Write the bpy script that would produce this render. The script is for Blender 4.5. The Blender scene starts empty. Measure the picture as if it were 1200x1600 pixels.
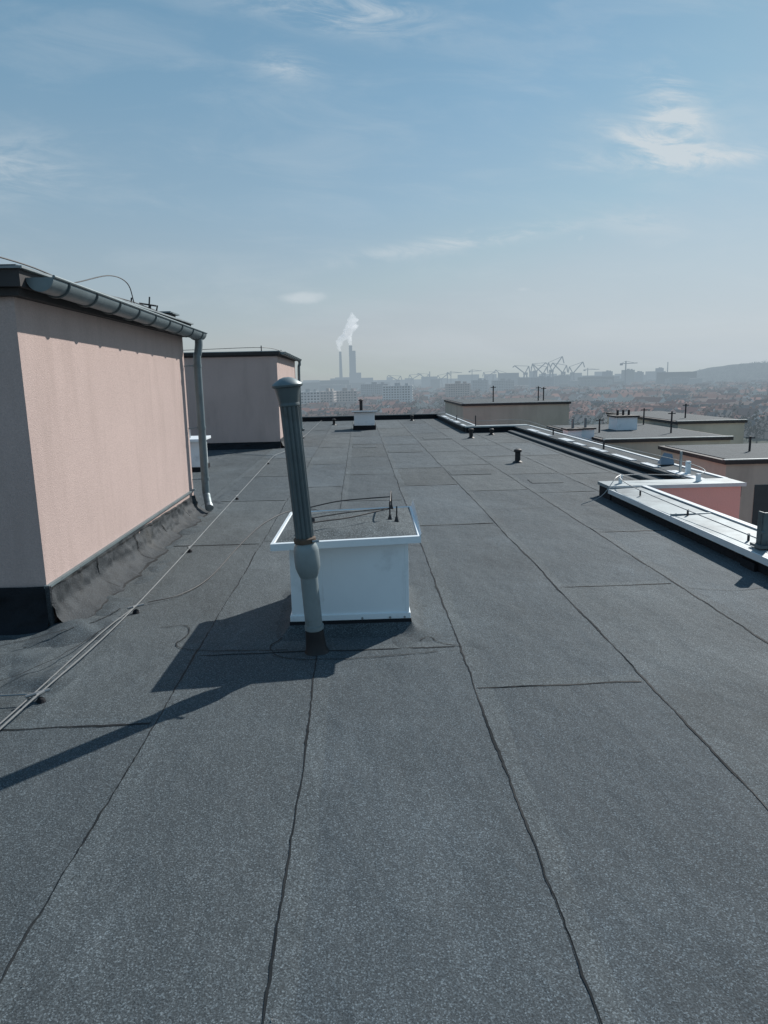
import bpy, math, random
import numpy as np
from mathutils import Matrix, Vector, noise
random.seed(7); rng=np.random.default_rng(5)
S=bpy.context.scene; COL=S.collection
S.view_settings.view_transform='Standard'; S.view_settings.look='None'; S.view_settings.exposure=0
rad=math.radians
# ------------------------------------------------------------ materials
def N(nt,t,**kw):
    n=nt.nodes.new(t)
    for k,v in kw.items(): setattr(n,k,v)
    return n
def math_(nt,op,a,b=None):
    n=N(nt,'ShaderNodeMath',operation=op)
    for i,v in enumerate((a,b)):
        if v is None: continue
        if isinstance(v,(int,float)): n.inputs[i].default_value=v
        else: nt.links.new(v,n.inputs[i])
    return n.outputs[0]
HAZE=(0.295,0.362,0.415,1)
def mk(name,col,rough=0.8,metal=0.0,var=0.12,vscale=3.0,grain=0.0,gscale=150,bump=0.0,bscale=40,bdist=0.01,haze=False,attr=None,spec=0.5,stretch=None,dirt=None,fine=0.0,dirt2=None,dirt3=None,macro=None):
    m=bpy.data.materials.new(name); m.use_nodes=True; nt=m.node_tree; L=nt.links
    p=nt.nodes['Principled BSDF']; out=nt.nodes['Material Output']
    p.inputs['Roughness'].default_value=rough; p.inputs['Metallic'].default_value=metal
    p.inputs['Specular IOR Level'].default_value=spec
    tc=N(nt,'ShaderNodeTexCoord'); co=tc.outputs['Object']
    if stretch:
        mp=N(nt,'ShaderNodeMapping'); mp.inputs['Scale'].default_value=stretch; L.new(co,mp.inputs[0]); co2=mp.outputs[0]
    else: co2=co
    n1=N(nt,'ShaderNodeTexNoise'); n1.inputs['Scale'].default_value=vscale; n1.inputs['Detail'].default_value=4; n1.inputs['Roughness'].default_value=.6; L.new(co2,n1.inputs['Vector'])
    fac=math_(nt,'ADD',math_(nt,'MULTIPLY',math_(nt,'SUBTRACT',n1.outputs[0],.5),var*4),1.0)
    if grain>0:
        n2=N(nt,'ShaderNodeTexNoise'); n2.inputs['Scale'].default_value=gscale; n2.inputs['Detail'].default_value=2; n2.inputs['Roughness'].default_value=.8; L.new(co,n2.inputs['Vector'])
        g=math_(nt,'ADD',math_(nt,'MULTIPLY',math_(nt,'SUBTRACT',n2.outputs[0],.5),grain*4),1.0)
        g=math_(nt,'MAXIMUM',g,.12)
        fac=math_(nt,'MULTIPLY',fac,g)
    if fine>0:
        vo=N(nt,'ShaderNodeTexVoronoi'); vo.inputs['Scale'].default_value=gscale*1.6; L.new(co,vo.inputs['Vector'])
        sp=N(nt,'ShaderNodeSeparateColor'); L.new(vo.outputs['Color'],sp.inputs[0])
        w=math_(nt,'POWER',sp.outputs[0],5)
        fac=math_(nt,'ADD',fac,math_(nt,'MULTIPLY',w,fine))
    mx=N(nt,'ShaderNodeVectorMath',operation='SCALE'); L.new(fac,mx.inputs['Scale'])
    if attr:
        at=N(nt,'ShaderNodeAttribute'); at.attribute_name=attr; L.new(at.outputs['Color'],mx.inputs[0])
    else: mx.inputs[0].default_value=col[:3]
    colout=mx.outputs[0]
    for dirt in (dirt,dirt2,dirt3):
        if not dirt: continue
        n3=N(nt,'ShaderNodeTexNoise'); n3.inputs['Scale'].default_value=dirt[1]; n3.inputs['Detail'].default_value=5; n3.inputs['Roughness'].default_value=.65; 
        if len(dirt)>4:
            mp=N(nt,'ShaderNodeMapping'); mp.inputs['Scale'].default_value=dirt[4]; L.new(co,mp.inputs[0]); L.new(mp.outputs[0],n3.inputs['Vector'])
        else: L.new(co,n3.inputs['Vector'])
        mr=N(nt,'ShaderNodeMapRange'); mr.inputs[1].default_value=dirt[2]; mr.inputs[2].default_value=dirt[3]; L.new(n3.outputs[0],mr.inputs[0])
        mr.inputs[4].default_value=dirt[5] if len(dirt)>5 else 1.0
        if len(dirt[0])==1:
            sc=N(nt,'ShaderNodeVectorMath',operation='SCALE'); L.new(colout,sc.inputs[0]); sc.inputs['Scale'].default_value=dirt[0][0]; second=sc.outputs[0]
        else: second=None
        mm=N(nt,'ShaderNodeMix',data_type='RGBA'); L.new(mr.outputs[0],mm.inputs[0]); L.new(colout,mm.inputs[6])
        if second: L.new(second,mm.inputs[7])
        else: mm.inputs[7].default_value=(*dirt[0],1)
        colout=mm.outputs[2]
    L.new(colout,p.inputs['Base Color'])
    if bump>0:
        n4=N(nt,'ShaderNodeTexNoise'); n4.inputs['Scale'].default_value=bscale; n4.inputs['Detail'].default_value=3; L.new(co,n4.inputs['Vector'])
        b=N(nt,'ShaderNodeBump'); b.inputs['Strength'].default_value=bump; b.inputs['Distance'].default_value=bdist; L.new(n4.outputs[0],b.inputs['Height']); L.new(b.outputs[0],p.inputs['Normal'])
        if macro:
            n5=N(nt,'ShaderNodeTexNoise'); n5.inputs['Scale'].default_value=macro[0]; n5.inputs['Detail'].default_value=4; n5.inputs['Roughness'].default_value=.55
            mp=N(nt,'ShaderNodeMapping'); mp.inputs['Scale'].default_value=macro[2]; L.new(co,mp.inputs[0]); L.new(mp.outputs[0],n5.inputs['Vector'])
            b2=N(nt,'ShaderNodeBump'); b2.inputs['Strength'].default_value=1; b2.inputs['Distance'].default_value=macro[1]; L.new(n5.outputs[0],b2.inputs['Height']); L.new(b2.outputs[0],b.inputs['Normal'])
    if haze:  # aerial haze painted in: haze-coloured emission blended over the surface by distance from origin
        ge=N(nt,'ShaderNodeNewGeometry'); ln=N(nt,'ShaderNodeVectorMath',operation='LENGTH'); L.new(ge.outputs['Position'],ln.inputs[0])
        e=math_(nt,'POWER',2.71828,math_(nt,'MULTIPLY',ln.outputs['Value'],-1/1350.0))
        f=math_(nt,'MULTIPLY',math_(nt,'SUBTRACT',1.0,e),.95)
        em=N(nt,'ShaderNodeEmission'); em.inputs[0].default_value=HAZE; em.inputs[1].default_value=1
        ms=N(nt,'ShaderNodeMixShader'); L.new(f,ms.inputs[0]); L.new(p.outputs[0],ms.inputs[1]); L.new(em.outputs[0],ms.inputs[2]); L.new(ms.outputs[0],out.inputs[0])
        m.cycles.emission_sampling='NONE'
    return m
# ------------------------------------------------------------ mesh helpers
def link(ob,parent=None):
    COL.objects.link(ob)
    if parent: ob.parent=parent
    return ob
def empty(name):
    e=bpy.data.objects.new(name,None); e.empty_display_size=.2; return link(e)
def mesh(name,V,F,mat,parent=None,smooth=False,colors=None,bevel=0):
    me=bpy.data.meshes.new(name); me.from_pydata([tuple(v) for v in V],[],[tuple(f) for f in F]); me.update()
    mats=mat if isinstance(mat,list) else [mat]
    for m in mats: me.materials.append(m)
    if smooth: me.polygons.foreach_set('use_smooth',[True]*len(me.polygons))
    if colors is not None:
        a=me.color_attributes.new('tone','FLOAT_COLOR','CORNER')
        arr=[]
        for p,c in zip(me.polygons,colors): arr+= [c[0],c[1],c[2],1.0]*p.loop_total
        a.data.foreach_set('color',arr)
    ob=bpy.data.objects.new(name,me); link(ob,parent)
    if bevel:
        b=ob.modifiers.new('b','BEVEL'); b.width=bevel; b.segments=2
    return ob
BF=[(0,3,2,1),(4,5,6,7),(0,1,5,4),(1,2,6,5),(2,3,7,6),(3,0,4,7)]
def boxv(x0,x1,y0,y1,z0,z1):
    return [(x0,y0,z0),(x1,y0,z0),(x1,y1,z0),(x0,y1,z0),(x0,y0,z1),(x1,y0,z1),(x1,y1,z1),(x0,y1,z1)]
def box(name,x0,x1,y0,y1,z0,z1,mat,parent=None,bevel=0):
    return mesh(name,boxv(x0,x1,y0,y1,z0,z1),BF,mat,parent,bevel=bevel)
class MB:
    def __init__(s): s.V=[];s.F=[];s.C=[]
    def add(s,V,F,c=None):
        o=len(s.V); s.V+=list(V); s.F+=[tuple(i+o for i in f) for f in F]; s.C+=[c or (1,1,1)]*len(F)
    def box(s,*a,c=None): s.add(boxv(*a),BF,c)
    def beam(s,p,q,w,c=None):
        p=Vector(p);q=Vector(q);d=(q-p).normalized(); up=Vector((0,0,1)) if abs(d.z)<.95 else Vector((1,0,0))
        a=d.cross(up).normalized()*w/2; b=d.cross(a).normalized()*w/2
        s.add([p-a-b,p+a-b,p+a+b,p-a+b,q-a-b,q+a-b,q+a+b,q-a+b],BF,c)
def tube(name,pts,r,mat,parent=None,n=16,cap=True,smooth=True):
    pts=[Vector(p) for p in pts]; rs=r if isinstance(r,(list,tuple)) else [r]*len(pts)
    V=[];F=[];prev=None
    for i,p in enumerate(pts):
        if i==0: d=pts[1]-pts[0]
        elif i==len(pts)-1: d=pts[-1]-pts[-2]
        else: d=(pts[i+1]-pts[i]).normalized()+(pts[i]-pts[i-1]).normalized()
        if d.length<1e-9: d=prev_d
        d.normalize(); prev_d=d
        if prev is None:
            a=d.orthogonal().normalized()
        else:
            a=(prev-d*prev.dot(d)).normalized()
        prev=a; b=d.cross(a)
        for k in range(n):
            t=2*math.pi*k/n; V.append(p+(a*math.cos(t)+b*math.sin(t))*rs[i])
    for i in range(len(pts)-1):
        for k in range(n):
            F.append((i*n+k,i*n+(k+1)%n,(i+1)*n+(k+1)%n,(i+1)*n+k))
    if cap: F.append(tuple(range(n))[::-1]); F.append(tuple((len(pts)-1)*n+k for k in range(n)))
    ob=mesh(name,V,F,mat,parent,smooth=smooth)
    if smooth:
        try: ob.data.set_sharp_from_angle(angle=rad(35))
        except Exception: pass
    return ob
def smoothpath(pts,k=6):
    pts=[Vector(p) for p in pts]; P=[pts[0]*2-pts[1]]+pts+[pts[-1]*2-pts[-2]]; out=[]
    for i in range(1,len(P)-2):
        for j in range(k):
            t=j/k; a,b,c,d=P[i-1],P[i],P[i+1],P[i+2]
            out.append(.5*((2*b)+(c-a)*t+(2*a-5*b+4*c-d)*t*t+(3*b-a-3*c+d)*t**3))
    out.append(pts[-1]); return out
# ------------------------------------------------------------ material set
M_felt=mk('roofing_felt',(.06,.066,.072),rough=.85,var=.12,vscale=.8,grain=.72,gscale=150,fine=2.1,attr='tone',bump=.6,bscale=150,bdist=.0035,spec=.3,dirt=((1.45,),.6,.50,.80),dirt2=((.58,),1.1,.54,.76,(1,.45,1),.8),dirt3=((1.4,),5.0,.58,.82,(1,.35,1),.7),macro=(2.6,.035,(1,.55,1)))
M_felt2=mk('roofing_felt_plain',(.048,.060,.067),rough=.85,var=.25,vscale=4,grain=.65,gscale=150,fine=1.8,bump=.6,bscale=140,bdist=.004,spec=.3)
M_feltM=mk('felt_upstand_dark',(.030,.036,.041),rough=.75,var=.3,vscale=5,grain=.55,gscale=150,fine=1.2,bump=.8,bscale=70,bdist=.006,spec=.35,dirt=((.075,.075,.07),2.2,.56,.8))
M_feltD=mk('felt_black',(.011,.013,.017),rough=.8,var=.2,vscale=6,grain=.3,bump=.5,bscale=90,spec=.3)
M_tar=mk('tar',(.017,.020,.022),rough=.75,var=.35,vscale=14,spec=.3)
M_pink=mk('pink_render',(.525,.412,.378),rough=.92,var=.06,vscale=1.2,grain=.16,gscale=110,bump=.7,bscale=130,bdist=.005,spec=.2,dirt=((.41,.32,.29),.9,.48,.85,(3,3,.5)),dirt2=((.37,.30,.275),4.0,.60,.85,(1,1,.25),.5))
M_pink2=mk('pink_render_salmon',(.82,.45,.40),rough=.9,var=.05,vscale=1.5,bump=.4,bscale=80,spec=.2)
M_beige=mk('beige_render',(.43,.42,.37),rough=.9,var=.1,vscale=.8,bump=.3,bscale=40,spec=.2,dirt=((.28,.27,.24),1.2,.5,.8,(1,1,.2),.7))
M_white=mk('white_sheet_metal',(.80,.86,.89),rough=.45,var=.025,vscale=5,dirt=((.52,.56,.58),3.0,.58,.85),dirt2=((.45,.45,.43),6.0,.62,.85,(2,2,.15),.7),bump=.05,bscale=4,bdist=.01)
M_zinc=mk('galvanised_steel',(.30,.34,.36),rough=.45,metal=.7,var=.12,vscale=9,bump=.05,bscale=20)
M_zincD=mk('dull_grey_pipe',(.17,.215,.23),rough=.5,metal=.3,var=.14,vscale=8,dirt=((.10,.11,.11),6,.58,.85))
M_flue=mk('flue_pipe_paint',(.10,.13,.14),rough=.5,metal=.3,var=.16,vscale=7,dirt=((.07,.07,.065),5,.55,.8))
M_flueL=mk('flue_lower_paint',(.23,.275,.285),rough=.5,metal=.2,var=.1,vscale=7,dirt=((.13,.13,.12),6,.55,.8))
M_cap=mk('parapet_sheet',(.30,.345,.36),rough=.55,metal=.25,var=.14,vscale=2.5,dirt=((.13,.15,.16),1.6,.46,.72))
M_trim=mk('light_trim',(.62,.66,.68),rough=.5,var=.1,vscale=3)
M_rust=mk('rusty_band',(.10,.07,.05),rough=.8,var=.3,vscale=30)
M_dark=mk('dark_fascia',(.035,.033,.034),rough=.7,var=.3,vscale=8)
M_wire=mk('wire',(.30,.31,.31),rough=.5,metal=.6,var=.1)
M_wireD=mk('wire_dark',(.03,.03,.033),rough=.6,var=.1)
M_blk=mk('black_plastic',(.012,.012,.014),rough=.55,var=.1)
M_blue=mk('blue_sheet',(.19,.235,.29),rough=.5,var=.1)
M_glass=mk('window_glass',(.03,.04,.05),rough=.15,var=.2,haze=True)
# ------------------------------------------------------------ residential building (own roof)
bld=empty('apartment_building')
SEC=[(-8,3.75,-6,9.6),(-8,5.15,9.6,22.0),(-8,3.55,22.0,30.1)]
for i,(a,b,c,d) in enumerate(SEC):
    box('section_body_%d'%i,a+.02,b-.03,c+(0.03 if i==0 else .031),d-(.0 if i<2 else .03),-32,-.03,M_pink2,bld)
box('section_side_wall',3.87,5.2,9.285,9.66,-32,.153,M_pink2,bld)
seams=[-8,-7.05,-6.1,-5.15,-4.2,-3.25,-2.25,-1.08,-.30,.60,1.57,2.55,3.5,4.4,5.15]
cross={-1.08:[4.22,7.4,11.2,14.3,17.9,22.4],-.30:[4.22,9.8,12.6,15.5,18.6,21.2,26.5],.60:[3.6,8.0,11.1,13.3,18.2,21.0,24.5],1.57:[5.42,10.4,13.6,16.2,19.4,21.9,27],2.55:[1.5,7.4,10.1,12.1,15.0,17.5,23.6],-2.25:[3.33,7.3,10.0,12.6,15.6,18.4,24.2],3.5:[12.0,15.0,18.0]}
mb=MB()
edgesX=[]
for i in range(len(seams)-1):
    x0,x1=seams[i],seams[i+1]
    ys=cross.get(x0,[random.uniform(-2,2)+6*k for k in range(1,5)])
    ymax=30.1; ymin=-6
    if x0>=3.5: ymin=9.6;ymax=22.0
    yy=[ymin]+[y for y in ys if ymin<y<ymax]+[ymax]
    for a,b in zip(yy[:-1],yy[1:]):
        t=random.uniform(.87,1.13); q=random.uniform(-.03,.03)
        c=(.0545*t*(1+q),.0665*t,.073*t*(1-q))
        n=max(1,int((b-a)/1.5))
        for k in range(n):
            ya=a+(b-a)*k/n; yb=a+(b-a)*(k+1)/n
            mb.add([(x0,ya,0),(x1,ya,0),(x1,yb,0),(x0,yb,0)],[(0,1,2,3)],c)
    edgesX.append((x0,ymin,ymax))
mb.add([(3.5,-6,0),(3.75,-6,0),(3.75,9.6,0),(3.5,9.6,0)],[(0,1,2,3)],(.052,.064,.07))
mb.add([(3.5,22.0,0),(3.55,22.0,0),(3.55,30.1,0),(3.5,30.1,0)],[(0,1,2,3)],(.052,.064,.07))
mesh('felt_sheets',mb.V,mb.F,M_felt,bld,colors=mb.C)
def lap(p0,p1,side,seed,wid=.09,h=.004):
    p0=Vector((*p0,0));p1=Vector((*p1,0)); L=(p1-p0).length; n=max(4,int(L/.03)); d=(p1-p0)/L; s=Vector((-d.y,d.x,0))*side
    V=[];T=[]
    for i in range(n+1):
        q=p0+d*(L*i/n); a=L*i/n
        w=.016*noise.noise((a*.9,seed,0))+.007*noise.noise((a*6,seed,3))+.005*noise.noise((a*21,seed,5))
        hh=h*(1+.9*noise.noise((a*3,seed,9)))
        b=q+s*w
        V+=[b+Vector((0,0,.0008)),b-s*.003+Vector((0,0,hh)),b-s*(wid+.03*noise.noise((a*2,seed,17)))+Vector((0,0,.0006))]
        tw=.002+.010*max(0,noise.noise((a*3,seed,12))+.20)+.006*max(0,noise.noise((a*17,seed,14)))
        T+=[b+s*tw+Vector((0,0,.003)),b-s*.0025+Vector((0,0,hh+.0012))]
    F=[];G=[]
    for i in range(n):
        F+=[(3*i+1,3*i+2,3*i+5,3*i+4)]
        G+=[(2*i,2*i+1,2*i+3,2*i+2)]
    return V,F,T,G
lapm=MB(); tarm=MB()
sd=0
for (x0,a,b) in edgesX[1:]:
    sd+=3.7
    a2=max(a,-1)
    V,F,T,G=lap((x0,a2),(x0,b),1,sd); lapm.add(V,F,(.056,.068,.074)); tarm.add(T,G)
    for y in cross.get(x0,[]):
        x1=seams[seams.index(x0)+1]; sd+=2.1
        if y>b or y<a: continue
        V,F,T,G=lap((x0+.01,y+random.uniform(-.03,.03)),(x1-.03,y+random.uniform(-.03,.03)),-1,sd); lapm.add(V,F,(.055,.067,.073)); tarm.add(T,G)
mesh('felt_laps',lapm.V,lapm.F,M_felt,bld,colors=lapm.C)
mesh('tar_seams',tarm.V,tarm.F,M_tar,bld)
# repair patches (thin sheets with irregular outline)
pt=MB(); pe=MB()
def patch(cx,cy,w,l,ang,seed,tone=1.0):
    n=64; ring_=[];ring2=[]
    for k in range(n):
        t=2*math.pi*k/n; c,s_=math.cos(t),math.sin(t); m=max(abs(c),abs(s_)); rx,ry=c/m*w/2,s_/m*l/2
        f=1+.05*noise.noise((c*3,s_*3,seed))
        x=rx*f;y=ry*f; ring_.append((cx+x*math.cos(ang)-y*math.sin(ang),cy+x*math.sin(ang)+y*math.cos(ang)))
        e=.003+.010*max(0,noise.noise((c*4,s_*4,seed+3))+.3); x+=math.copysign(e,rx);y+=math.copysign(e,ry)
        ring2.append((cx+x*math.cos(ang)-y*math.sin(ang),cy+x*math.sin(ang)+y*math.cos(ang)))
    V=[(x,y,.0075) for x,y in ring_]; pt.add(V,[tuple(range(n))],(.054*tone,.066*tone,.072*tone))
    V=[(x,y,.0070) for x,y in ring_]+[(x,y,.0045) for x,y in ring2]; pe.add(V,[(k,n+k,n+(k+1)%n,(k+1)%n) for k in range(n)])
for p in [(1.95,12.5,.7,.6,.0,2,.9),(3.0,11.2,.5,.4,-.05,4,.88),(1.05,16.5,.8,.5,0,5,.92),(2.2,20.0,.8,.6,0,7,1.1),(.1,18.0,.6,.8,0,9,.92)]: patch(*p)
mesh('felt_patches',pt.V,pt.F,M_felt,bld,colors=pt.C); mesh('patch_edges',pe.V,pe.F,M_tar,bld)
crk=MB()
def crack(pts,seed,w=.005):
    P_=smoothpath([(x,y,.0055) for x,y in pts],14); V=[];F=[]
    for i,p in enumerate(P_):
        d=(P_[min(i+1,len(P_)-1)]-P_[max(i-1,0)]).normalized(); s=Vector((-d.y,d.x,0)); o=.012*noise.noise((i*.25,seed,0))
        ww=w*(.35+.9*abs(noise.noise((i*.4,seed,5)))+.2); V+=[p+s*(o-ww),p+s*(o+ww)]
    for i in range(len(P_)-1): F.append((2*i,2*i+1,2*i+3,2*i+2))
    crk.add(V,F)
crack([(-1.45,4.75),(-1.28,4.78),(-1.22,4.6),(-1.25,4.4),(-1.1,4.3),(-.8,4.27),(-.5,4.25)],1)
crack([(-.55,4.5),(-.62,4.3),(-.5,4.12),(-.2,4.08),(.1,4.1),(.45,4.15)],2)
crack([(.36,4.35),(.42,4.4),(.50,4.28),(.62,4.22)],3)
crack([(2.55,7.6),(2.9,7.35),(3.2,7.2)],4); crack([(2.0,13.0),(2.7,12.8),(3.1,12.9)],5)
crack([(-.30,7.0),(-.05,6.95),(.3,7.05),(.6,7.0)],8); crack([(1.6,8.9),(2.0,8.85),(2.55,8.95)],9); crack([(2.6,5.3),(2.9,5.2),(3.2,5.25)],10,.004)
mesh('tar_cracks',crk.V,crk.F,M_tar,bld)
# a few pale grit specks
dbr=MB()
for i in range(120):
    y=1.2+random.random()**1.4*14; x=random.uniform(-1.9,3.3)
    if -.65<x<.45 and 4.2<y<5.6: continue
    s=random.uniform(.002,.0045); n=6
    g=random.choice([.30,.22,.18,.14]); o=random.uniform(0,6)
    V=[(x+s*random.uniform(.5,1.2)*math.cos(o+k*math.pi/3),y+s*random.uniform(.5,1.2)*math.sin(o+k*math.pi/3),.006) for k in range(n)]+[(x,y,.007+s*.4)]
    dbr.add(V,[(k,(k+1)%n,n) for k in range(n)],(g,g*.98,g*.93))
M_deb=mk('grit',(.2,.2,.2),rough=.9,var=.1,attr='tone')
mesh('loose_grit',dbr.V,dbr.F,M_deb,bld,colors=dbr.C)
# ------------------------------------------------------------ parapets
par=empty('roof_parapet')
def parapet(x0,x1,y0,y1,nm,along='y',h=.17,mode='metal'):
    box(nm+'_curb',x0+.035,x1-.035,y0+(.0 if along=='y' else .05),y1-.0,.002,h-.02,M_feltD,par)
    L=(y1-y0) if along=='y' else (x1-x0); n=max(1,round(L/1.95))
    for k in range(n):
        a=L*k/n+.004; b=L*(k+1)/n-.004
        dz=random.uniform(-.004,.004)
        if along=='y': X0,X1,Y0,Y1=x0,x1,y0+a,y0+b
        else: X0,X1,Y0,Y1=x0+a,x0+b,y0,y1
        z=h+dz
        V=[list(v) for v in boxv(X0,X1,Y0,Y1,z-.045,z)]
        for v in V:
            if along=='y' and v[2]>h-.02: v[2]+= (.02 if v[0]==X1 else 0)
        mesh(nm+'_cap_%d'%k,V,BF,M_cap if mode!='felt' else M_felt2,par,bevel=.004)
        if along=='y' and mode=='metal': box(nm+'_joint_%d'%k,X0-.006,X1+.006,Y1-.012,Y1+.014,z-.05,z+.024,M_zinc,par)
    if mode=='felt' and along=='y':
        tr=MB(); y=y0
        tr.box(x1-.05,x1+.012,y0,y1,h-.05,h+.032)
        mesh(nm+'_edge_trim',tr.V,tr.F,M_trim,par)
        pa=MB()
        while y<y1-1.2:
            l=random.uniform(.5,1.3); w=random.uniform(.10,.2); pa.box(x0+.04,x0+.04+w,y,y+l,h+.004,h+.014+random.uniform(0,.006)); y+=l+random.uniform(.2,.9)
        mesh(nm+'_sheet_patches',pa.V,pa.F,M_trim,par)
parapet(3.36,3.86,-6,9.25,'near')
parapet(3.36,5.26,9.27,9.75,'return',along='x',h=.20)
parapet(4.78,5.26,9.77,21.6,'mid',mode='felt')
parapet(3.26,5.26,21.62,22.05,'step',along='x',h=.20)
parapet(3.24,3.66,22.07,29.7,'far_side',mode='felt')
parapet(-8,3.66,29.72,30.1,'end',along='x',h=.2,mode='felt')
box('mid_felt_strip',4.55,4.80,9.8,21.5,.003,.06,M_felt2,par,bevel=.02)
box('near_trim',3.34,3.357,-6,9.25,.11,.172,M_trim,par)
box('near_trim_outer',3.80,3.868,-6,9.25,.192,.205,M_trim,par)
box('return_trim',3.36,5.26,9.262,9.268,.155,.205,M_trim,par)
pp=empty('lightning_conductor')
def post(x,y,z0,h,w=.03,m=M_wireD): return box('post',x-w/2,x+w/2,y-w/2,y+w/2,z0,z0+h,m,pp)
for (x,y,h,w,m) in [(4.95,10.6,.34,.03,M_zinc),(5.0,10.45,.2,.06,M_white),(3.6,9.5,.15,.04,M_white),(4.7,9.5,.14,.05,M_white),(5.0,14.2,.2,.03,M_wireD),(5.0,18.0,.2,.03,M_wireD),(3.45,25,.2,.03,M_wireD),(3.6,21.8,.35,.03,M_wireD)]:
    post(x,y,.17,h,w,m)
tube('rod_a',smoothpath([(3.5,-1,.24),(3.55,3,.25),(3.5,6.2,.24),(3.55,9.4,.30),(4.7,9.5,.30),(5.0,10.5,.34),(5.02,14.2,.3),(5.0,18,.33),(4.98,21.7,.36),(3.6,21.8,.36),(3.45,25,.33),(3.45,29.6,.3)],8),.006,M_wire,pp,n=6)
tube('rod_b',smoothpath([(2.9,9.0,.012),(3.2,9.1,.10),(3.45,9.3,.30),(3.6,9.5,.32)],6),.005,M_wire,pp,n=6)
for y in (3.9,5.0,6.1,7.3,8.6): tube('holder',[(3.52,y,.18),(3.52,y,.245)],.012,M_wireD,pp,n=8)
br=empty('parapet_bracket')
box('plate',3.46,3.53,5.78,5.80,.0,.50,M_flue,br,bevel=.004)
box('plate_side',3.455,3.475,5.801,5.87,.0,.50,M_flue,br,bevel=.004)
box('plate_foot',3.42,3.56,5.74,5.90,.19,.215,M_flue,br)
box('plate_base',3.36,3.56,5.70,5.92,-.005,.07,M_feltD,br)
tube('bolt',[(3.46,5.77,.33),(3.44,5.77,.33)],.015,M_flue,br,n=8)
bs=empty('sheet_metal_hood')
mesh('sheet',[(5.0,11.4,.2),(5.22,11.4,.2),(5.22,11.5,.36),(5.08,11.5,.39),(5.0,11.44,.3),(5.01,11.6,.2),(5.22,11.6,.2)],[(0,1,2,3,4),(1,6,2),(0,4,3,5),(5,3,2,6)],M_blue,bs)
# ------------------------------------------------------------ upstand (felt fillet) along walls
def upstand(name,p0,p1,nrm,h0,h1,out,parent,seed,mat=M_felt2,rough=1.0,pw=3.2,laps=False):
    p0=Vector((*p0,0));p1=Vector((*p1,0));L=(p1-p0).length; nx=int(L/.03)+1; nz=16; nv=Vector((*nrm,0)); dr=(p1-p0)/L
    def surf(a,t,off=0.0):
        s=a/L; h=h0+(h1-h0)*s
        ph_=a+.12*noise.noise((a*.7,seed,44)); lapstep=.014*((ph_%.95)/.95)
        o=out*(1-t)**pw*(1+.7*noise.noise((a*1.7,seed,1))+.3*noise.noise((a*5,seed,2))); z=h*t**1.3
        fold=.020*math.exp(-(((ph_+.1*math.sin(t*3+seed))%.95)-.47)**2/.0008)*(1-t*.3)
        wr=(.028*noise.noise((a*4,t*2.5,seed))+.022*noise.noise((a*11,t*5,seed+3))+.007*noise.noise((a*27,t*12,seed+5)))*rough*min(1,(1-t)*4+.25)
        q=p0+dr*a+nv*(o+fold+wr+lapstep*(1-t*.5)+.016+off)
        z=z+(.012*noise.noise((a*3,t*3,seed+7)) if 0<t<.93 else 0)
        if t==0: z=-.004
        return (q.x,q.y,z)
    V=[];F=[]
    for i in range(nx+1):
        for j in range(nz+1): V.append(surf(L*i/nx,j/nz))
    for i in range(nx):
        for j in range(nz):
            a=i*(nz+1)+j; F.append((a,a+nz+1,a+nz+2,a+1))
    ob=mesh(name,V,F,mat,parent,smooth=True)
    if laps:
        m=MB(); prevp=None
        for i in range(1,1000):
            a=i*L/1000; ph_=a+.12*noise.noise((a*.7,seed,44))
            if prevp is not None and int(ph_/.95)!=int(prevp/.95) and ph_>prevp:
                V=[];F=[]
                for j in range(25):
                    t=.04+.94*j/24; w=.006+.006*noise.noise((t*6,a,seed)); aa=a+.02*math.sin(t*4+i)
                    V+=[surf(aa-w,t,.004),surf(aa+w,t,.004)]
                for j in range(24): F.append((2*j,2*j+1,2*j+3,2*j+2))
                m.add(V,F)
            prevp=ph_
        for t0,w in ((.05,.03),(.93,.03)):
            V=[];F=[];n=int(L/.03)
            for i in range(n+1):
                a=L*i/n; V+=[surf(a,max(.01,t0-w*(.6+.5*noise.noise((a*5,seed,3)))),.004),surf(a,t0+w*(.5+.6*noise.noise((a*7,seed,9))),.004)]
            for i in range(n): F.append((2*i,2*i+1,2*i+3,2*i+2))
            m.add(V,F)
        mesh(name+'_tar',m.V,m.F,M_tar,parent)
    return ob
def lumps(name,x0,x1,y0,y1,amp,seed,parent,mat,lst=None):
    nx=int((x1-x0)/.03);ny=int((y1-y0)/.03);V=[];F=[]
    for i in range(nx+1):
        for j in range(ny+1):
            x=x0+(x1-x0)*i/nx;y=y0+(y1-y0)*j/ny
            ed=min(1,min(i,nx-i)*.03/.12,min(j,ny-j)*.03/.2)
            z=amp*(noise.noise((x*2.5,y*1.8,seed))*1.2+.55*noise.noise((x*7,y*6,seed+2))+.12*noise.noise((x*20,y*20,seed+4)))
            for (lx,ly,lr,lh) in (lst or []):
                z+=lh*math.exp(-((x-lx)**2+(y-ly)**2)/lr**2)
            V.append((x,y,-.006+ed*max(z+.004,-.004)))
    for i in range(nx):
        for j in range(ny):
            a=i*(ny+1)+j; F.append((a,a+ny+1,a+ny+2,a+1))
    return mesh(name,V,F,mat,parent,smooth=True)
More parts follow.
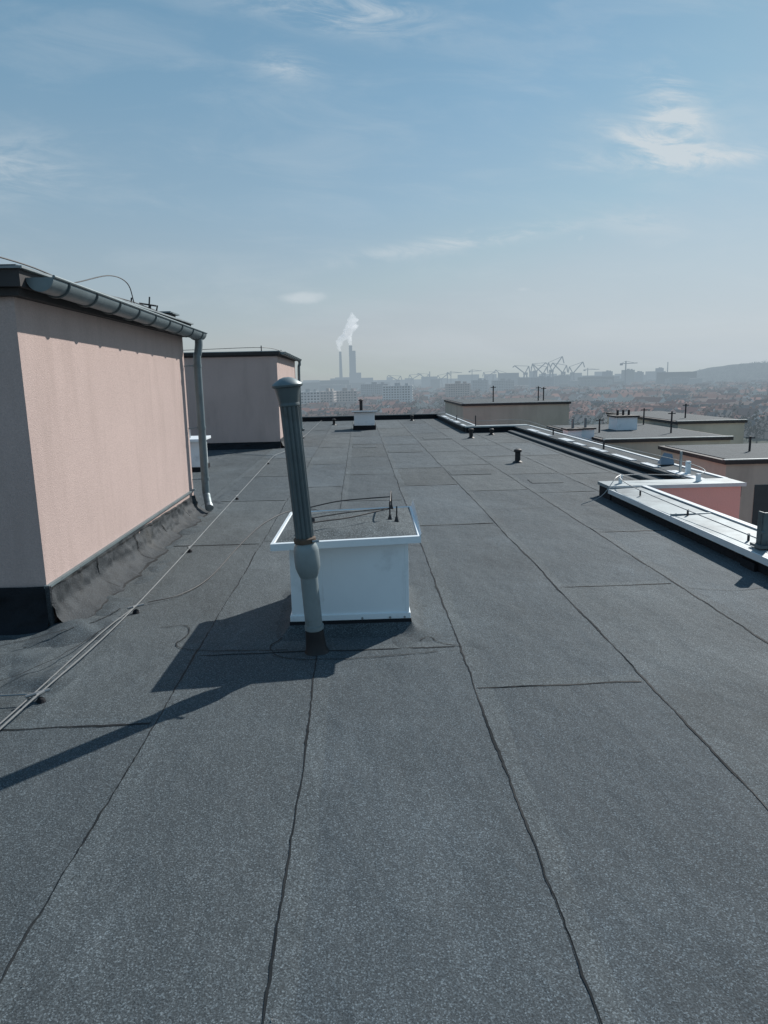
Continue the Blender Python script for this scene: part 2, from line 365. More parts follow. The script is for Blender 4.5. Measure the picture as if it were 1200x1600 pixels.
# ------------------------------------------------------------ penthouse 1 (lift room)
ph=empty('rooftop_machine_room')
XW=-2.25; Y0,Y1=4.84,9.3
box('walls',-7,XW,Y0,Y1,.0,2.28,M_pink,ph)
upstand('felt_upstand_side',(XW,Y0-.02),(XW,Y1),(1,0),.31,.24,.20,ph,2.0,mat=M_feltM,laps=True)
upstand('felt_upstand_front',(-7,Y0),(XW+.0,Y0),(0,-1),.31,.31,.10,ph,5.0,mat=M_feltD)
tube('corner_bead',[(XW+.012,Y0-.010,0.0),(XW+.014,Y0-.012,.31)],.022,M_feltM,ph,n=8)
lumps('felt_valley',-3.3,-1.70,2.3,5.2,.045,3.0,bld,M_felt2,[(-2.1,4.75,.18,.05),(-2.35,4.2,.3,.035),(-1.95,3.9,.15,.02)])
lumps('felt_valley_side',-2.22,-1.84,5.0,11.5,.04,8.0,bld,M_felt2)
vc=MB()
def crackz(pts,seed,w):
    P_=smoothpath(pts,14); V=[];F=[]
    for i,p in enumerate(P_):
        d=(P_[min(i+1,len(P_)-1)]-P_[max(i-1,0)]).normalized(); s=Vector((-d.y,d.x,0)).normalized(); o=.012*noise.noise((i*.25,seed,0)); ww=w*(.55+.9*abs(noise.noise((i*.4,seed,5))))
        for sg in (-1,1): V.append(p+s*(o+sg*ww))
    for i in range(len(P_)-1): F.append((2*i,2*i+1,2*i+3,2*i+2))
    vc.add(V,F)
crackz([(-2.5,4.25,.050),(-2.25,4.45,.055),(-2.05,4.62,.06),(-1.92,4.9,.03),(-1.88,5.2,.012)],6,.007)
crackz([(-2.6,3.55,.03),(-2.2,3.75,.035),(-1.95,4.1,.04),(-1.86,4.5,.03),(-1.84,4.9,.012)],7,.006)
mesh('valley_tar',vc.V,vc.F,M_tar,bld)
box('drip_trim_side',XW-.01,XW+.028,Y0-.02,Y1,.295,.315,M_zincD,ph)
box('soffit_board',-7,XW+.06,Y0-.05,Y1+.06,2.281,2.33,M_dark,ph)
box('roof_slab',-7.1,XW+.10,Y0-.10,Y1+.10,2.332,2.44,M_dark,ph)
box('roof_flashing',-7.12,XW+.13,Y0-.12,Y1+.12,2.441,2.456,M_cap,ph)
box('roof_felt',-7.05,XW+.06,Y0-.05,Y1+.05,2.457,2.475,M_felt2,ph)
def gutter(name,x,y0,y1,z,r,mat,parent,slope=0.0):
    V=[];F=[];n=14
    ys=[y0+(y1-y0)*k/24 for k in range(25)]
    for y in ys:
        zz=z+slope*(y-y0)
        for k in range(n+1):
            t=math.pi+math.pi*k/n; V.append((x+r*math.cos(t),y,zz+r*math.sin(t)))
        for k in range(n,-1,-1):
            t=math.pi+math.pi*k/n; V.append((x+(r-.005)*math.cos(t),y,zz+(r-.005)*math.sin(t)))
    m=2*(n+1)
    for i in range(24):
        for k in range(m): F.append((i*m+k,(i+1)*m+k,(i+1)*m+(k+1)%m,i*m+(k+1)%m))
    mesh(name,V,F,mat,parent,smooth=True)
    V=[(x+r*math.cos(math.pi+math.pi*k/n),y0,z+r*math.sin(math.pi+math.pi*k/n)) for k in range(n+1)]
    mesh(name+'_end',V,[tuple(range(n+1))],mat,parent)
    tube(name+'_bead',[(x+r+.003,y,z+slope*(y-y0)+.004) for y in (y0,y1)],.010,mat,parent,n=8)
    y=y0+.25; k=0
    while y<y1:
        zz=z+slope*(y-y0)
        tube(name+'_bracket_%d'%k,[(x+(r+.005)*math.cos(math.pi+math.pi*j/10),y,zz+(r+.005)*math.sin(math.pi+math.pi*j/10)) for j in range(11)],.0085,M_flue,parent,n=6)
        y+=.52;k+=1
gx=XW+.19
gutter('gutter',gx,Y0-.02,Y1+.16,2.395,.090,M_zincD,ph,slope=-.014)
zg=2.26
dp=smoothpath([(gx,Y1+.06,zg+.02),(gx,Y1+.06,zg-.07),(gx-.015,Y1+.05,zg-.18),(gx-.03,Y1+.04,zg-.30),(gx-.03,Y1+.03,1.2),(gx-.03,Y1+.02,.34),(gx-.01,Y1-.02,.20),(gx+.03,Y1-.13,.10)],6)
tube('downpipe',dp,.050,M_zincD,ph,n=18)
tube('downpipe_outlet',[(gx+.03,Y1-.13,.10),(gx+.045,Y1-.175,.075)],.055,M_zinc,ph,n=18)
for z in (1.9,1.1,.42):
    tube('pipe_clamp',[(gx-.03,Y1+.03,z),(gx-.03,Y1+.03,z+.035)],.056,M_zincD,ph,n=18)
    tube('clamp_arm',[(gx-.03,Y1+.03,z+.017),(XW-.05,Y1-.03,z+.017)],.008,M_zinc,ph,n=6)
tube('roof_wire',smoothpath([(-2.6,4.6,2.60),(-2.35,5.3,2.55),(-2.3,6.2,2.5),(-2.3,7.6,2.53),(-2.28,9.0,2.50)],8),.006,M_wireD,ph,n=6)
tube('roof_wire_arch',smoothpath([(-2.5,6.0,2.48),(-2.4,6.4,2.58),(-2.3,6.9,2.70),(-2.22,7.15,2.66),(-2.2,7.25,2.48)],8),.005,M_wireD,ph,n=6)
for x,y,h in [(-2.35,7.6,.12),(-2.25,7.9,.16),(-2.2,8.0,.08),(-2.3,8.1,.10),(-2.2,8.6,.06)]:
    tube('stub',[(x,y,2.46),(x+.02,y,2.46+h)],.009,M_wireD,ph,n=6)
tube('stub_bar',[(-2.33,7.85,2.55),(-2.18,7.95,2.53)],.009,M_wireD,ph,n=6)
box('roof_hatch',-2.65,-2.3,8.9,9.25,2.476,2.54,M_dark,ph,bevel=.01); box('roof_hatch_cap',-2.7,-2.26,8.85,9.28,2.542,2.56,M_zincD,ph)
# ------------------------------------------------------------ penthouse 2
p2=empty('rooftop_machine_room')
A,B=18.1,23.2; X2=-2.06
box('walls',-8,X2,A,B,.0,2.32,M_pink,p2)
box('soffit',-8,X2+.04,A-.03,B+.03,2.321,2.36,M_dark,p2)
box('roof_slab',-8.1,X2+.08,A-.08,B+.08,2.362,2.43,M_dark,p2)
box('flashing',-8.1,X2+.1,A-.1,B+.1,2.431,2.45,M_cap,p2)
upstand('felt_side',(X2,A-.02),(X2,B),(1,0),.25,.2,.2,p2,9.0,mat=M_feltM)
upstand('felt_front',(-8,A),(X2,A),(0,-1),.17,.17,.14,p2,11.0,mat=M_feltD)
gutter('gutter',X2+.15,A,B+.1,2.42,.065,M_zincD,p2,-.01)
tube('downpipe',smoothpath([(X2+.15,B,2.36),(X2+.15,B,2.2),(X2+.12,B-.02,2.0),(X2+.12,B-.02,.3),(X2+.2,B-.1,.1)],5),.045,M_zincD,p2,n=12)
for x,y,h in [(-2.5,18.6,.16),(-2.2,20.5,.12),(-2.15,22.5,.1)]: tube('stub',[(x,y,2.45),(x,y,2.45+h)],.014,M_wireD,p2,n=6)
tube('roof_wire',smoothpath([(-6,18.5,2.5),(-4,18.4,2.53),(-2.5,18.6,2.56),(-2.2,20.5,2.54),(-2.15,22.8,2.52)],6),.007,M_wireD,p2,n=6)
box('vent',-2.75,-2.45,21,21.4,2.46,2.55,M_dark,p2)
vb=empty('rooftop_vent_box')
box('body',-3.75,-3.12,13.6,14.3,.06,.58,M_white,vb,bevel=.006); box('base',-3.78,-3.09,13.57,14.33,.0,.09,M_feltD,vb); box('lid',-3.82,-3.05,13.5,14.4,.585,.64,M_white,vb,bevel=.006)
tube('flue',[(-3.4,13.9,.64),(-3.4,13.9,.8)],.06,M_zinc,vb)
# ------------------------------------------------------------ main chimney box with flue
cb=empty('ventilation_chimney_box')
bx0,bx1,by0,by1=-.50,.30,4.57,5.50
box('white_body',bx0,bx1,by0,by1,.10,.615,M_white,cb,bevel=.006)
box('white_skirt',bx0-.012,bx1+.012,by0-.012,by1+.012,.065,.125,M_white,cb,bevel=.004)
mesh('felt_base',[(bx0-.015,by0-.02,.085),(bx1+.015,by0-.02,.085),(bx1+.015,by1+.02,.085),(bx0-.015,by1+.02,.085),(bx0-.02,by0-.03,-.01),(bx1+.025,by0-.03,-.01),(bx1+.025,by1+.03,-.01),(bx0-.02,by1+.03,-.01)],[(0,1,2,3),(0,4,5,1),(1,5,6,2),(2,6,7,3),(3,7,4,0)],M_feltD,cb)
def skirt(x0,x1,y0,y1,h,out,seed,mat):
    V=[];F=[];n=220;nr=10
    per=2*(x1-x0+y1-y0)
    for i in range(n):
        s=per*i/n
        if s<x1-x0: p=(x0+s,y0);
        elif s<x1-x0+y1-y0: p=(x1,y0+s-(x1-x0))
        elif s<2*(x1-x0)+y1-y0: p=(x1-(s-(x1-x0)-(y1-y0)),y1)
        else: p=(x0,y1-(s-2*(x1-x0)-(y1-y0)))
        cx,cy=(x0+x1)/2,(y0+y1)/2; dx,dy=(p[0]-cx)/((x1-x0)/2),(p[1]-cy)/((y1-y0)/2)
        nx_=math.copysign(abs(dx)**9,dx); ny_=math.copysign(abs(dy)**9,dy); l=math.hypot(nx_,ny_); nx_/=l; ny_/=l
        oo=out*(1+.5*noise.noise((dx*2,dy*2,seed))+.3*noise.noise((dx*7,dy*7,seed)))
        for j in range(nr+1):
            t=j/nr; V.append((p[0]+nx_*oo*t,p[1]+ny_*oo*t,h*(1-t)**2.4-.003*(t>.98)+.002))
    for i in range(n):
        for j in range(nr):
            a=i*(nr+1)+j; b=((i+1)%n)*(nr+1)+j; F.append((a,a+1,b+1,b))
    mesh('felt_skirt',V,F,mat,cb,smooth=True)
skirt(bx0-.018,bx1+.018,by0-.022,by1+.02,.06,.12,4,M_felt2)
lumps('felt_collar',.10,.85,4.0,5.7,.012,31.0,cb,M_felt2,[(.42,4.5,.10,.012)])
def capxy(x,y): return (x+.02*(y-4.4), y+.12*(x+.59))
c0,c1,d0,d1=-.60,.385,4.40,5.52
def ring(z,ins=0): return [(*capxy(c0+ins,d0+ins),z),(*capxy(c1-ins,d0+ins),z),(*capxy(c1-ins,d1-ins),z),(*capxy(c0+ins,d1-ins),z)]
V=ring(.622)+ring(.668)+ring(.672,.02)+ring(.660,.028)
F=[(3,2,1,0)]
for r in range(3):
    for k in range(4): F.append((r*4+k,r*4+(k+1)%4,(r+1)*4+(k+1)%4,(r+1)*4+k))
mesh('cap_frame',V,F,M_white,cb)
n=24;Vv=[];Ff=[]
for i in range(n+1):
    for j in range(n+1):
        x=c0+.024+(c1-c0-.048)*i/n; y=d0+.024+(d1-d0-.048)*j/n
        e=min(i,n-i,j,n-j)/n
        q=capxy(x,y); Vv.append((*q,.664+.035*min(1,e*5)+.012*noise.noise((x*6,y*6,0))*min(1,e*8)))
for i in range(n):
    for j in range(n):
        a=i*(n+1)+j; Ff.append((a,a+n+1,a+n+2,a+1))
M_felt3=mk('cap_felt',(.070,.083,.088),rough=.9,var=.25,vscale=5,grain=.8,gscale=110,fine=2.0,bump=.8,bscale=110,bdist=.006,spec=.3)
mesh('cap_felt_top',Vv,Ff,M_felt3,cb,smooth=True)
mesh('cap_upturn',[(*capxy(c1-.002,d0),.66),(*capxy(c1-.002,d1),.66),(*capxy(c1+.012,d1+.01),.72),(*capxy(c1+.004,d0),.685),(*capxy(c1-.012,d0),.66),(*capxy(c1-.012,d1),.66)],[(0,1,2,3),(5,4,3,2)],M_white,cb)
for x in (-.36,-.02,.17,.27): tube('screw',[(x,by0-.012,.095),(x,by0-.018,.095)],.008,M_zinc,cb,n=8)
box('corner_fold',bx1-.022,bx1+.003,by0-.003,by0+.02,.125,.612,M_white,cb,bevel=.002)
tube('frame_rod_front',smoothpath([(-.42,4.60,.70),(-.36,4.66,.745),(-.1,4.80,.75),(.12,4.95,.765),(.20,5.0,.77)],6),.005,M_wireD,cb,n=6)
tube('frame_rod_back',smoothpath([(-.44,5.25,.74),(-.2,5.33,.775),(.05,5.38,.785),(.22,5.40,.79)],6),.005,M_wireD,cb,n=6)
tube('frame_rod_mid',smoothpath([(-.36,4.98,.72),(-.1,5.08,.735),(.2,5.18,.74)],6),.0045,M_wireD,cb,n=6)
tube('frame_side',smoothpath([(.20,5.0,.70),(.20,5.0,.80),(.205,5.01,.835),(.225,5.38,.835),(.23,5.40,.80),(.23,5.40,.70)],6),.0055,M_wireD,cb,n=6)
tube('frame_side_b',[(.245,4.93,.69),(.247,4.93,.80)],.0055,M_wireD,cb,n=6)
for p in [(-.44,5.25),(-.42,4.60),(.20,5.0),(.23,5.40),(-.36,4.98),(.245,4.93)]: tube('rod_foot',[(*p,.685),(*p,.725)],[.018,.008],M_wireD,cb,n=8)
# flue pipe
fl=empty('flue_pipe')
def P(z): return Vector((-.315-.035*min(1,z/.6)-.075*max(0,(z-.6)/1.1),4.22-.03*z/1.7,z))
tube('rubber_boot',[P(-.01),P(.03),P(.10),P(.15)],[.085,.066,.060,.058],M_blk,fl,n=24)
tube('lower_pipe',[P(.12),P(.3),P(.55)],.054,M_flueL,fl,n=28)
tube('lower_clamp',[P(.155),P(.18)],.060,M_flueL,fl,n=28)
tube('collar',[P(.50),P(.525),P(.56),P(.60),P(.67),P(.70),P(.72)],[.056,.066,.077,.079,.078,.070,.058],M_flueL,fl,n=28)
tube('rust_band',[P(.715),P(.722),P(.748),P(.755)],[.056,.068,.068,.056],M_rust,fl,n=28)
tube('band_bolt',[P(.735)+Vector((.05,-.05,0)),P(.735)+Vector((.09,-.055,.004))],.008,M_zinc,fl,n=8)
V=[];F=[];n=60;zz=[.74,.76,1.0,1.3,1.54,1.57]
for i,z in enumerate(zz):
    c=P(z)
    for k in range(n):
        t=2*math.pi*k/n; r=.0575*(1,.99,.93,.84,.93)[k%5]
        V.append((c.x+r*math.cos(t),c.y+r*math.sin(t),c.z))
for i in range(len(zz)-1):
    for k in range(n): F.append((i*n+k,i*n+(k+1)%n,(i+1)*n+(k+1)%n,(i+1)*n+k))
mesh('upper_ribbed_pipe',V,F,M_flue,fl,smooth=False)
tube('joint_ring',[P(1.55),P(1.557),P(1.572),P(1.58)],[.056,.061,.061,.056],M_flue,fl,n=28)
tube('cowl',[P(1.56),P(1.61),P(1.66),P(1.668),P(1.678)],[.058,.066,.077,.092,.093],M_flue,fl,n=32)
tube('cowl_top',[P(1.677),P(1.684),P(1.715),P(1.722)],[.091,.088,.040,.015],M_zincD,fl,n=32)
# ------------------------------------------------------------ far small chimney box
sb=empty('ventilation_chimney_box')
box('body',-.20,.50,24.0,24.8,.14,.60,M_white,sb,bevel=.005); box('base',-.24,.54,23.95,24.85,0,.15,M_feltD,sb); box('lid',-.27,.58,23.9,24.9,.602,.65,M_dark,sb)
box('lid_edge',-.28,.59,23.89,23.899,.615,.66,M_white,sb)
tube('flue',[(.05,24.3,.65),(.05,24.3,.98)],.055,M_dark,sb); tube('flue_hat',[(.05,24.3,.98),(.05,24.3,1.0),(.05,24.3,1.04)],[.09,.09,.03],M_dark,sb)
def vent(x,y,h,r):
    e=empty('roof_vent_pipe')
    tube('pipe',[(x,y,-.01),(x,y,.02),(x,y,.04),(x,y,h)],[r*2,r*1.7,r,r],M_blk,e)
    tube('hat',[(x,y,h-.03),(x,y,h-.02),(x,y,h+.02),(x,y,h+.04)],[r*1.1,r*1.45,r*1.4,r*.6],M_blk,e)
vent(3.13,13.8,.24,.055); vent(3.13,19.7,.24,.055); vent(2.12,28.6,.2,.05); vent(3.9,20.7,.15,.05); vent(-1.0,27,.2,.05)
# ------------------------------------------------------------ lightning conductor cable on roof
lc=empty('lightning_conductor_wire')
path=[(-1.80,0.3,.05),(-1.82,2.0,.05),(-1.80,3.3,.055),(-1.75,4.3,.05),(-1.73,5.1,.055),(-1.76,6.6,.05),(-1.80,8.4,.055),(-1.86,11,.05),(-1.92,14,.055),(-1.95,15.9,.05),(-1.8,17,.05),(-1.7,21,.05),(-1.6,29.5,.05)]
tube('wire',smoothpath(path,10),.0045,M_wire,lc,n=6)
tube('wire_second',smoothpath([(-1.86,1.0,.03),(-1.88,2.6,.03),(-1.84,3.6,.035),(-1.80,4.6,.04),(-1.74,5.05,.05)],10),.004,M_wire,lc,n=6)
tube('cable_thin',smoothpath([(-1.7,5.3,.02),(-1.5,5.5,.012),(-1.36,6.0,.012),(-1.3,7.2,.012),(-1.2,8.3,.012),(-.95,9.1,.012),(-.55,9.0,.012),(-.35,7.2,.012),(-.4,5.9,.03)],10),.004,M_wireD,lc,n=6)
tube('cable_ph2',smoothpath([(-1.95,15.9,.03),(-2.3,16.2,.02),(-2.8,16.6,.02),(-3.4,17.2,.02)],8),.006,M_wire,lc,n=6)
tube('cable_left',smoothpath([(-2.6,3.55,.05),(-2.2,3.6,.05),(-1.85,3.62,.05)],8),.005,M_wire,lc,n=6)
for (x,y) in [(-1.81,1.6),(-1.785,3.62),(-1.73,5.1),(-1.775,7.0),(-1.84,10.2),(-1.94,14.6),(-1.75,18),(-1.7,21)]:
    tube('holder_foot',[(x,y,0),(x,y,.018),(x,y,.03)],[.026,.022,.010],M_feltD,lc,n=10)
    tube('holder_clip',[(x-.012,y-.02,.05),(x+.012,y+.02,.055)],.010,M_wire,lc,n=8)
for x,y in [(-1.73,5.1),(-1.80,3.62)]:
    tube('coupling',[(x-.05,y-.03,.05),(x+.05,y+.04,.055)],.010,M_wire,lc,n=8)
# ------------------------------------------------------------ neighbouring wings
def wing(name,x0,x1,y0,y1,zt,mat=M_beige,win=None,rim=M_dark,zb=-32):
    e=empty(name)
    box('walls',x0,x1,y0,y1,zb,zt-.12,mat,e)
    box('rim',x0-.08,x1+.08,y0-.08,y1+.08,zt-.118,zt,rim,e)
    box('roof_felt',x0+.1,x1-.1,y0+.1,y1-.1,zt+.002,zt+.02,M_felt2,e)
    box('edge_flashing',x0-.09,x1+.09,y0-.09,y0+.06,zt+.001,zt+.03,M_cap,e)
    if win:
        g=MB();fr=MB()
        for (face,a0,a1,step,zs) in win:
            z=zs
            while z>zb+3:
                a=a0
                while a+1.4<a1:
                    if face=='y': g.box(a,a+1.4,y0-.02,y0+.05,z-1.4,z); fr.box(a-.08,a+1.48,y0-.06,y0-.021,z-1.5,z-1.42); fr.box(a+.66,a+.74,y0-.05,y0-.021,z-1.4,z)
                    else: g.box(x0-.02,x0+.05,a,a+1.4,z-1.4,z); fr.box(x0-.06,x0-.021,a-.08,a+1.48,z-1.5,z-1.42); fr.box(x0-.05,x0-.021,a+.66,a+.74,z-1.4,z)
                    a+=step
                z-=2.8
        mesh('windows',g.V,g.F,M_glass,e); mesh('frames',fr.V,fr.F,M_white,e)
    return e
wA=wing('apartment_wing',5.6,11.4,38,46,.28)
wB=wing('apartment_wing',9.2,14.0,26,34,-.72,win=[('y',9.8,13.8,2.4,-3.2)])
wC=wing('apartment_wing',7.2,9.1,23,36,-1.0)
wD=wing('apartment_wing',14.25,17.3,31,40,-.45)
wE=wing('apartment_wing',10.7,24,20,24.5,-.85,mat=M_beige,win=[('y',11.6,23,2.3,-1.6)])
for k in range(6): 
    box('balcony_slab_%d'%k,13.0,15.6,18.9,19.90,-3.45-2.8*k,-3.3-2.8*k,M_beige,wE); box('balcony_front_%d'%k,13.0,15.6,18.85,18.9,-3.45-2.8*k,-2.45-2.8*k,M_trim,wE)
wF=wing('apartment_wing',19.5,30,44,56,-4.2,win=[('y',20,29.5,2.6,-5.6)])
wb=empty('rooftop_vent_box')
for (x,y) in [(8.35,27),(8.95,27.3)]:
    box('body',x-.27,x+.27,y,y+.7,-.95,-.42,M_white,wb,bevel=.01); box('lid',x-.33,x+.33,y-.06,y+.76,-.418,-.36,M_dark,wb)
    tube('flue',[(x,y+.3,-.36),(x,y+.3,.02)],.05,M_zincD,wb,n=10)
wb2=empty('rooftop_vent_box')
box('body',11.1,12.0,30,31,-.7,-.15,M_white,wb2,bevel=.01); box('lid',11.03,12.07,29.93,31.07,-.148,-.08,M_dark,wb2)
for x in (11.3,11.55,11.8): tube('flue',[(x,30.5,-.08),(x,30.5,.15)],.05,M_dark,wb2,n=10)
mast=empty('antenna_mast')
for (x,y,z0,h) in [(12.6,28,-.72,.9),(10.0,29,-.72,.6),(7.5,39.4,.3,.9),(10.2,40,.3,.8),(10.5,40,.3,.75),(13.5,33,-.72,.8),(15.5,33,-.45,.7),(12.5,22,-.85,.5)]:
    tube('mast',[(x,y,z0),(x,y,z0+h)],.035,M_wireD,mast,n=8); tube('arm',[(x-.15,y,z0+h*.9),(x+.15,y,z0+h*.9)],.02,M_wireD,mast,n=6)
# ------------------------------------------------------------ ground, hills
GZ=-32
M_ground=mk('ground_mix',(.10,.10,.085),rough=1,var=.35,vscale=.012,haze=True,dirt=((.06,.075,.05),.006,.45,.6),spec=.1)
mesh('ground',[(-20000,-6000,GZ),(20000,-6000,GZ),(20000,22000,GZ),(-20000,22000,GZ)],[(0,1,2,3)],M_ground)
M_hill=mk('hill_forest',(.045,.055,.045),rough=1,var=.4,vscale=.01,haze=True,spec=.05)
def hz_(x,j):
    u=x/2900
    env=max(0,min(1,(u-.40)/.24)); env=env*env*(3-2*env)
    hh=env*(42+13*noise.noise((x*.0022,1,0))+7*noise.noise((x*.009,3,0)))+env*4.5*noise.noise((x*.04,j*.7,0))+env*3*noise.noise((x*.12,j*1.7,0))+max(0,u-.56)*60
    return GZ-3+(hh+26*env)*math.sin(math.pi*.5*min(1,j/8))**.8*(1 if j<12 else (16-j)/4)
V=[];F=[];nx,ny=220,16
for i in range(nx+1):
    x=1000+ i*(6500-1000)/nx
    for j in range(ny+1): V.append((x,2100+j*90+ x*.08,hz_(x,j)))
for i in range(nx):
    for j in range(ny):
        a=i*(ny+1)+j; F.append((a,a+ny+1,a+ny+2,a+1))
mesh('hills',V,F,M_hill,smooth=True)
# ------------------------------------------------------------ tower blocks
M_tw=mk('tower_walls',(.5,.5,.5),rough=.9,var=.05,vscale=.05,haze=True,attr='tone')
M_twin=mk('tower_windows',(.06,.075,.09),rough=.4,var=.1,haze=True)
def tower(u,d,w,dep,ztop,c,name='apartment_tower',rot=0.0):
    e=empty(name); cx=u*d; g=MB(); b=MB(); cr,sr=math.cos(rot),math.sin(rot)
    b.box(-w/2,w/2,0,dep,GZ,ztop,c=c); 
    b.box(-w*.1,w*.1,dep*.3,dep*.7,ztop+.01,ztop+3,c=(c[0]*.7,c[1]*.7,c[2]*.7)); b.box(w*.25,w*.36,dep*.3,dep*.7,ztop+.01,ztop+2.4,c=(c[0]*.7,c[1]*.7,c[2]*.7))
    k=-w/2+9
    while k<w/2-2: 
        b.box(k-.4,k+.4,-.9,-.01,GZ,ztop+.2,c=(c[0]*.8,c[1]*.82,c[2]*.85)); k+=12
    z=ztop-1.0
    while z>GZ+3:
        x=-w/2+1
        while x<w/2-2.2: g.box(x,x+1.9,-.12,.1,z-1.5,z); x+=3.1
        y=1.2
        while y<dep-2: g.box(-w/2-.12,-w/2+.1,y,y+1.6,z-1.5,z); g.box(w/2-.1,w/2+.12,y,y+1.6,z-1.5,z); y+=3.6
        z-=2.8
    for m in (b,g): m.V=[(cx+v[0]*cr-v[1]*sr,d+v[0]*sr+v[1]*cr,v[2]) for v in m.V]
    mesh('walls',b.V,b.F,M_tw,e,colors=b.C); mesh('windows',g.V,g.F,M_twin,e)
tower(-.072,690,22,12,-9,(.62,.63,.62),rot=.1)
tower(-.046,720,14,22,-9.5,(.50,.45,.42),rot=-.1)
tower(-.020,760,26,12,-10,(.55,.48,.44),rot=.05)
tower(-.105,820,30,12,-8,(.55,.55,.55))
tower(.054,800,34,12,-6,(.6,.62,.62),rot=-.12)
tower(.0215,1150,44,14,-6,(.42,.42,.43))
tower(.142,900,30,14,-6,(.5,.42,.38),rot=.15)
tower(.172,1300,30,14,-4,(.5,.5,.5)); tower(.205,1250,38,14,-5,(.52,.5,.48))
tower(.26,1500,50,14,-2,(.45,.45,.46)); tower(.29,1700,40,14,0,(.5,.48,.46)); tower(.335,1500,60,14,-9,(.5,.48,.45))
tower(.385,1900,30,18,12,(.5,.48,.44)); tower(.40,2000,24,18,6,(.5,.5,.5)); tower(.355,2100,26,18,10,(.35,.37,.4)); tower(.43,2600,24,18,20,(.35,.37,.4))
tower(.46,1500,40,14,-8,(.48,.46,.44)); tower(.62,1200,40,14,-10,(.5,.48,.46)); tower(-.2,900,50,14,-8,(.5,.5,.5)); tower(-.3,1000,50,14,-8,(.5,.48,.45))
sk=MB()
for i in range(420):
    d=random.uniform(1500,5200); u=random.uniform(-.7,1.0)
    if u>.44 and d>1900: continue
    w=random.uniform(15,70)*(1+d/5000); h=random.choice([8,10,12,14,18,22,28,34])*random.uniform(.8,1.15)*(1+d/9000)
    g=random.uniform(.2,.55); x=u*d
    sk.box(x-w/2,x+w/2,d,d+random.uniform(12,40),GZ,GZ+h,c=(g,g*.96,g*.93))
mesh('city_skyline',sk.V,sk.F,M_tw,colors=sk.C)
# ------------------------------------------------------------ houses (one mass)
hs=MB()
for i in range(2900):
    d=330*math.exp(random.random()*1.75); u=random.uniform(-.6,.95)
    if random.random()<.35 and u<.2: continue
    x=u*d; y=d
    if noise.noise((x*.005,y*.005,7))<-.2: continue
    L=random.choice([10,12,16,24,32])*random.uniform(.8,1.2); W=random.uniform(8,11); H=random.uniform(5,9); R=random.uniform(3,4.6)
    a=random.choice([0.25,.25+math.pi/2])+random.uniform(-.12,.12); ca,sa=math.cos(a),math.sin(a)
    loc=[(-L/2,-W/2,0),(L/2,-W/2,0),(L/2,W/2,0),(-L/2,W/2,0),(-L/2,-W/2,H),(L/2,-W/2,H),(L/2,W/2,H),(-L/2,W/2,H),(-L/2,0,H+R),(L/2,0,H+R)]
    V=[(x+p[0]*ca-p[1]*sa,y+p[0]*sa+p[1]*ca,GZ+p[2]) for p in loc]
    wc=random.choice([(.55,.52,.47),(.62,.61,.59),(.55,.42,.37),(.45,.43,.40)])
    rc=random.choice([(.33,.145,.11),(.36,.16,.125),(.27,.125,.10),(.18,.12,.105),(.12,.12,.125)])
    hs.add(V,[(0,1,5,4),(2,3,7,6),(1,2,6,9,5),(3,0,4,8,7)],wc); hs.add(V,[(4,5,9,8),(6,7,8,9)],rc)
    q=random.uniform(-.3,.3)*L; bx_,by_=x+q*ca,y+q*sa; hs.box(bx_-.5,bx_+.5,by_-.5,by_+.5,GZ+H+R-.6,GZ+H+R+1.2,c=(.3,.2,.16))
    k=-L/2+1.2
    while k<L/2-1.5:
        for zz in (1.2,3.8):
            if zz+1.3<H:
                q=[(k,-W/2-.06,zz),(k+1.2,-W/2-.06,zz),(k+1.2,-W/2-.06,zz+1.4),(k,-W/2-.06,zz+1.4)]
                hs.add([(x+p[0]*ca-p[1]*sa,y+p[0]*sa+p[1]*ca,GZ+p[2]) for p in q],[(0,1,2,3)],(.06,.07,.08))
        k+=3
mesh('houses',hs.V,hs.F,M_tw,colors=hs.C)
# ------------------------------------------------------------ bare trees (one mass)
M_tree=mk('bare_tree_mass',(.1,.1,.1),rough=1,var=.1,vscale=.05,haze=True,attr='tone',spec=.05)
V=[];F=[];C=[]
def tree(x,y,z0,h,r,nt,sz):
    g=random.uniform(.7,1.3); base=random.choice([(.075,.068,.06),(.085,.078,.07),(.06,.065,.055),(.045,.055,.04)]); col=tuple(b*g for b in base)
    o=len(V); V.extend([(x-.25,y,z0),(x+.25,y,z0),(x,y,z0+h*.6)]); F.append((o,o+1,o+2)); C.append(col)
    for k in range(nt):
        while True:
            a=(random.uniform(-1,1),random.uniform(-1,1),random.uniform(-1,1))
            if sum(q*q for q in a)<1: break
        c=(x+a[0]*r,y+a[1]*r,z0+h*.62+a[2]*h*.38); o=len(V)
        s=sz*random.uniform(.6,1.5)
        for m in range(3): V.append((c[0]+random.uniform(-s,s),c[1]+random.uniform(-s,s),c[2]+random.uniform(-s,s)))
        F.append((o,o+1,o+2)); q=random.uniform(.7,1.4); C.append(tuple(b*q for b in col))
for i in range(6000):
    d=260*math.exp(random.random()*2.2); u=random.uniform(-.6,1.0); x=u*d; y=d
    if noise.noise((x*.006,y*.006,0))<-.12: continue
    h=random.uniform(8,15); tree(x,y,GZ,h,h*random.uniform(.28,.42),34 if d<900 else 14,1.0 if d<900 else 1.9)
for i in range(2200):
    x=random.uniform(1250,3600); j=random.uniform(1,10); y=2100+j*90+x*.08
    tree(x,y,hz_(x,j)-3,random.uniform(10,17),random.uniform(5,9),9,3.2)
mesh('bare_trees',V,F,M_tree,colors=C)
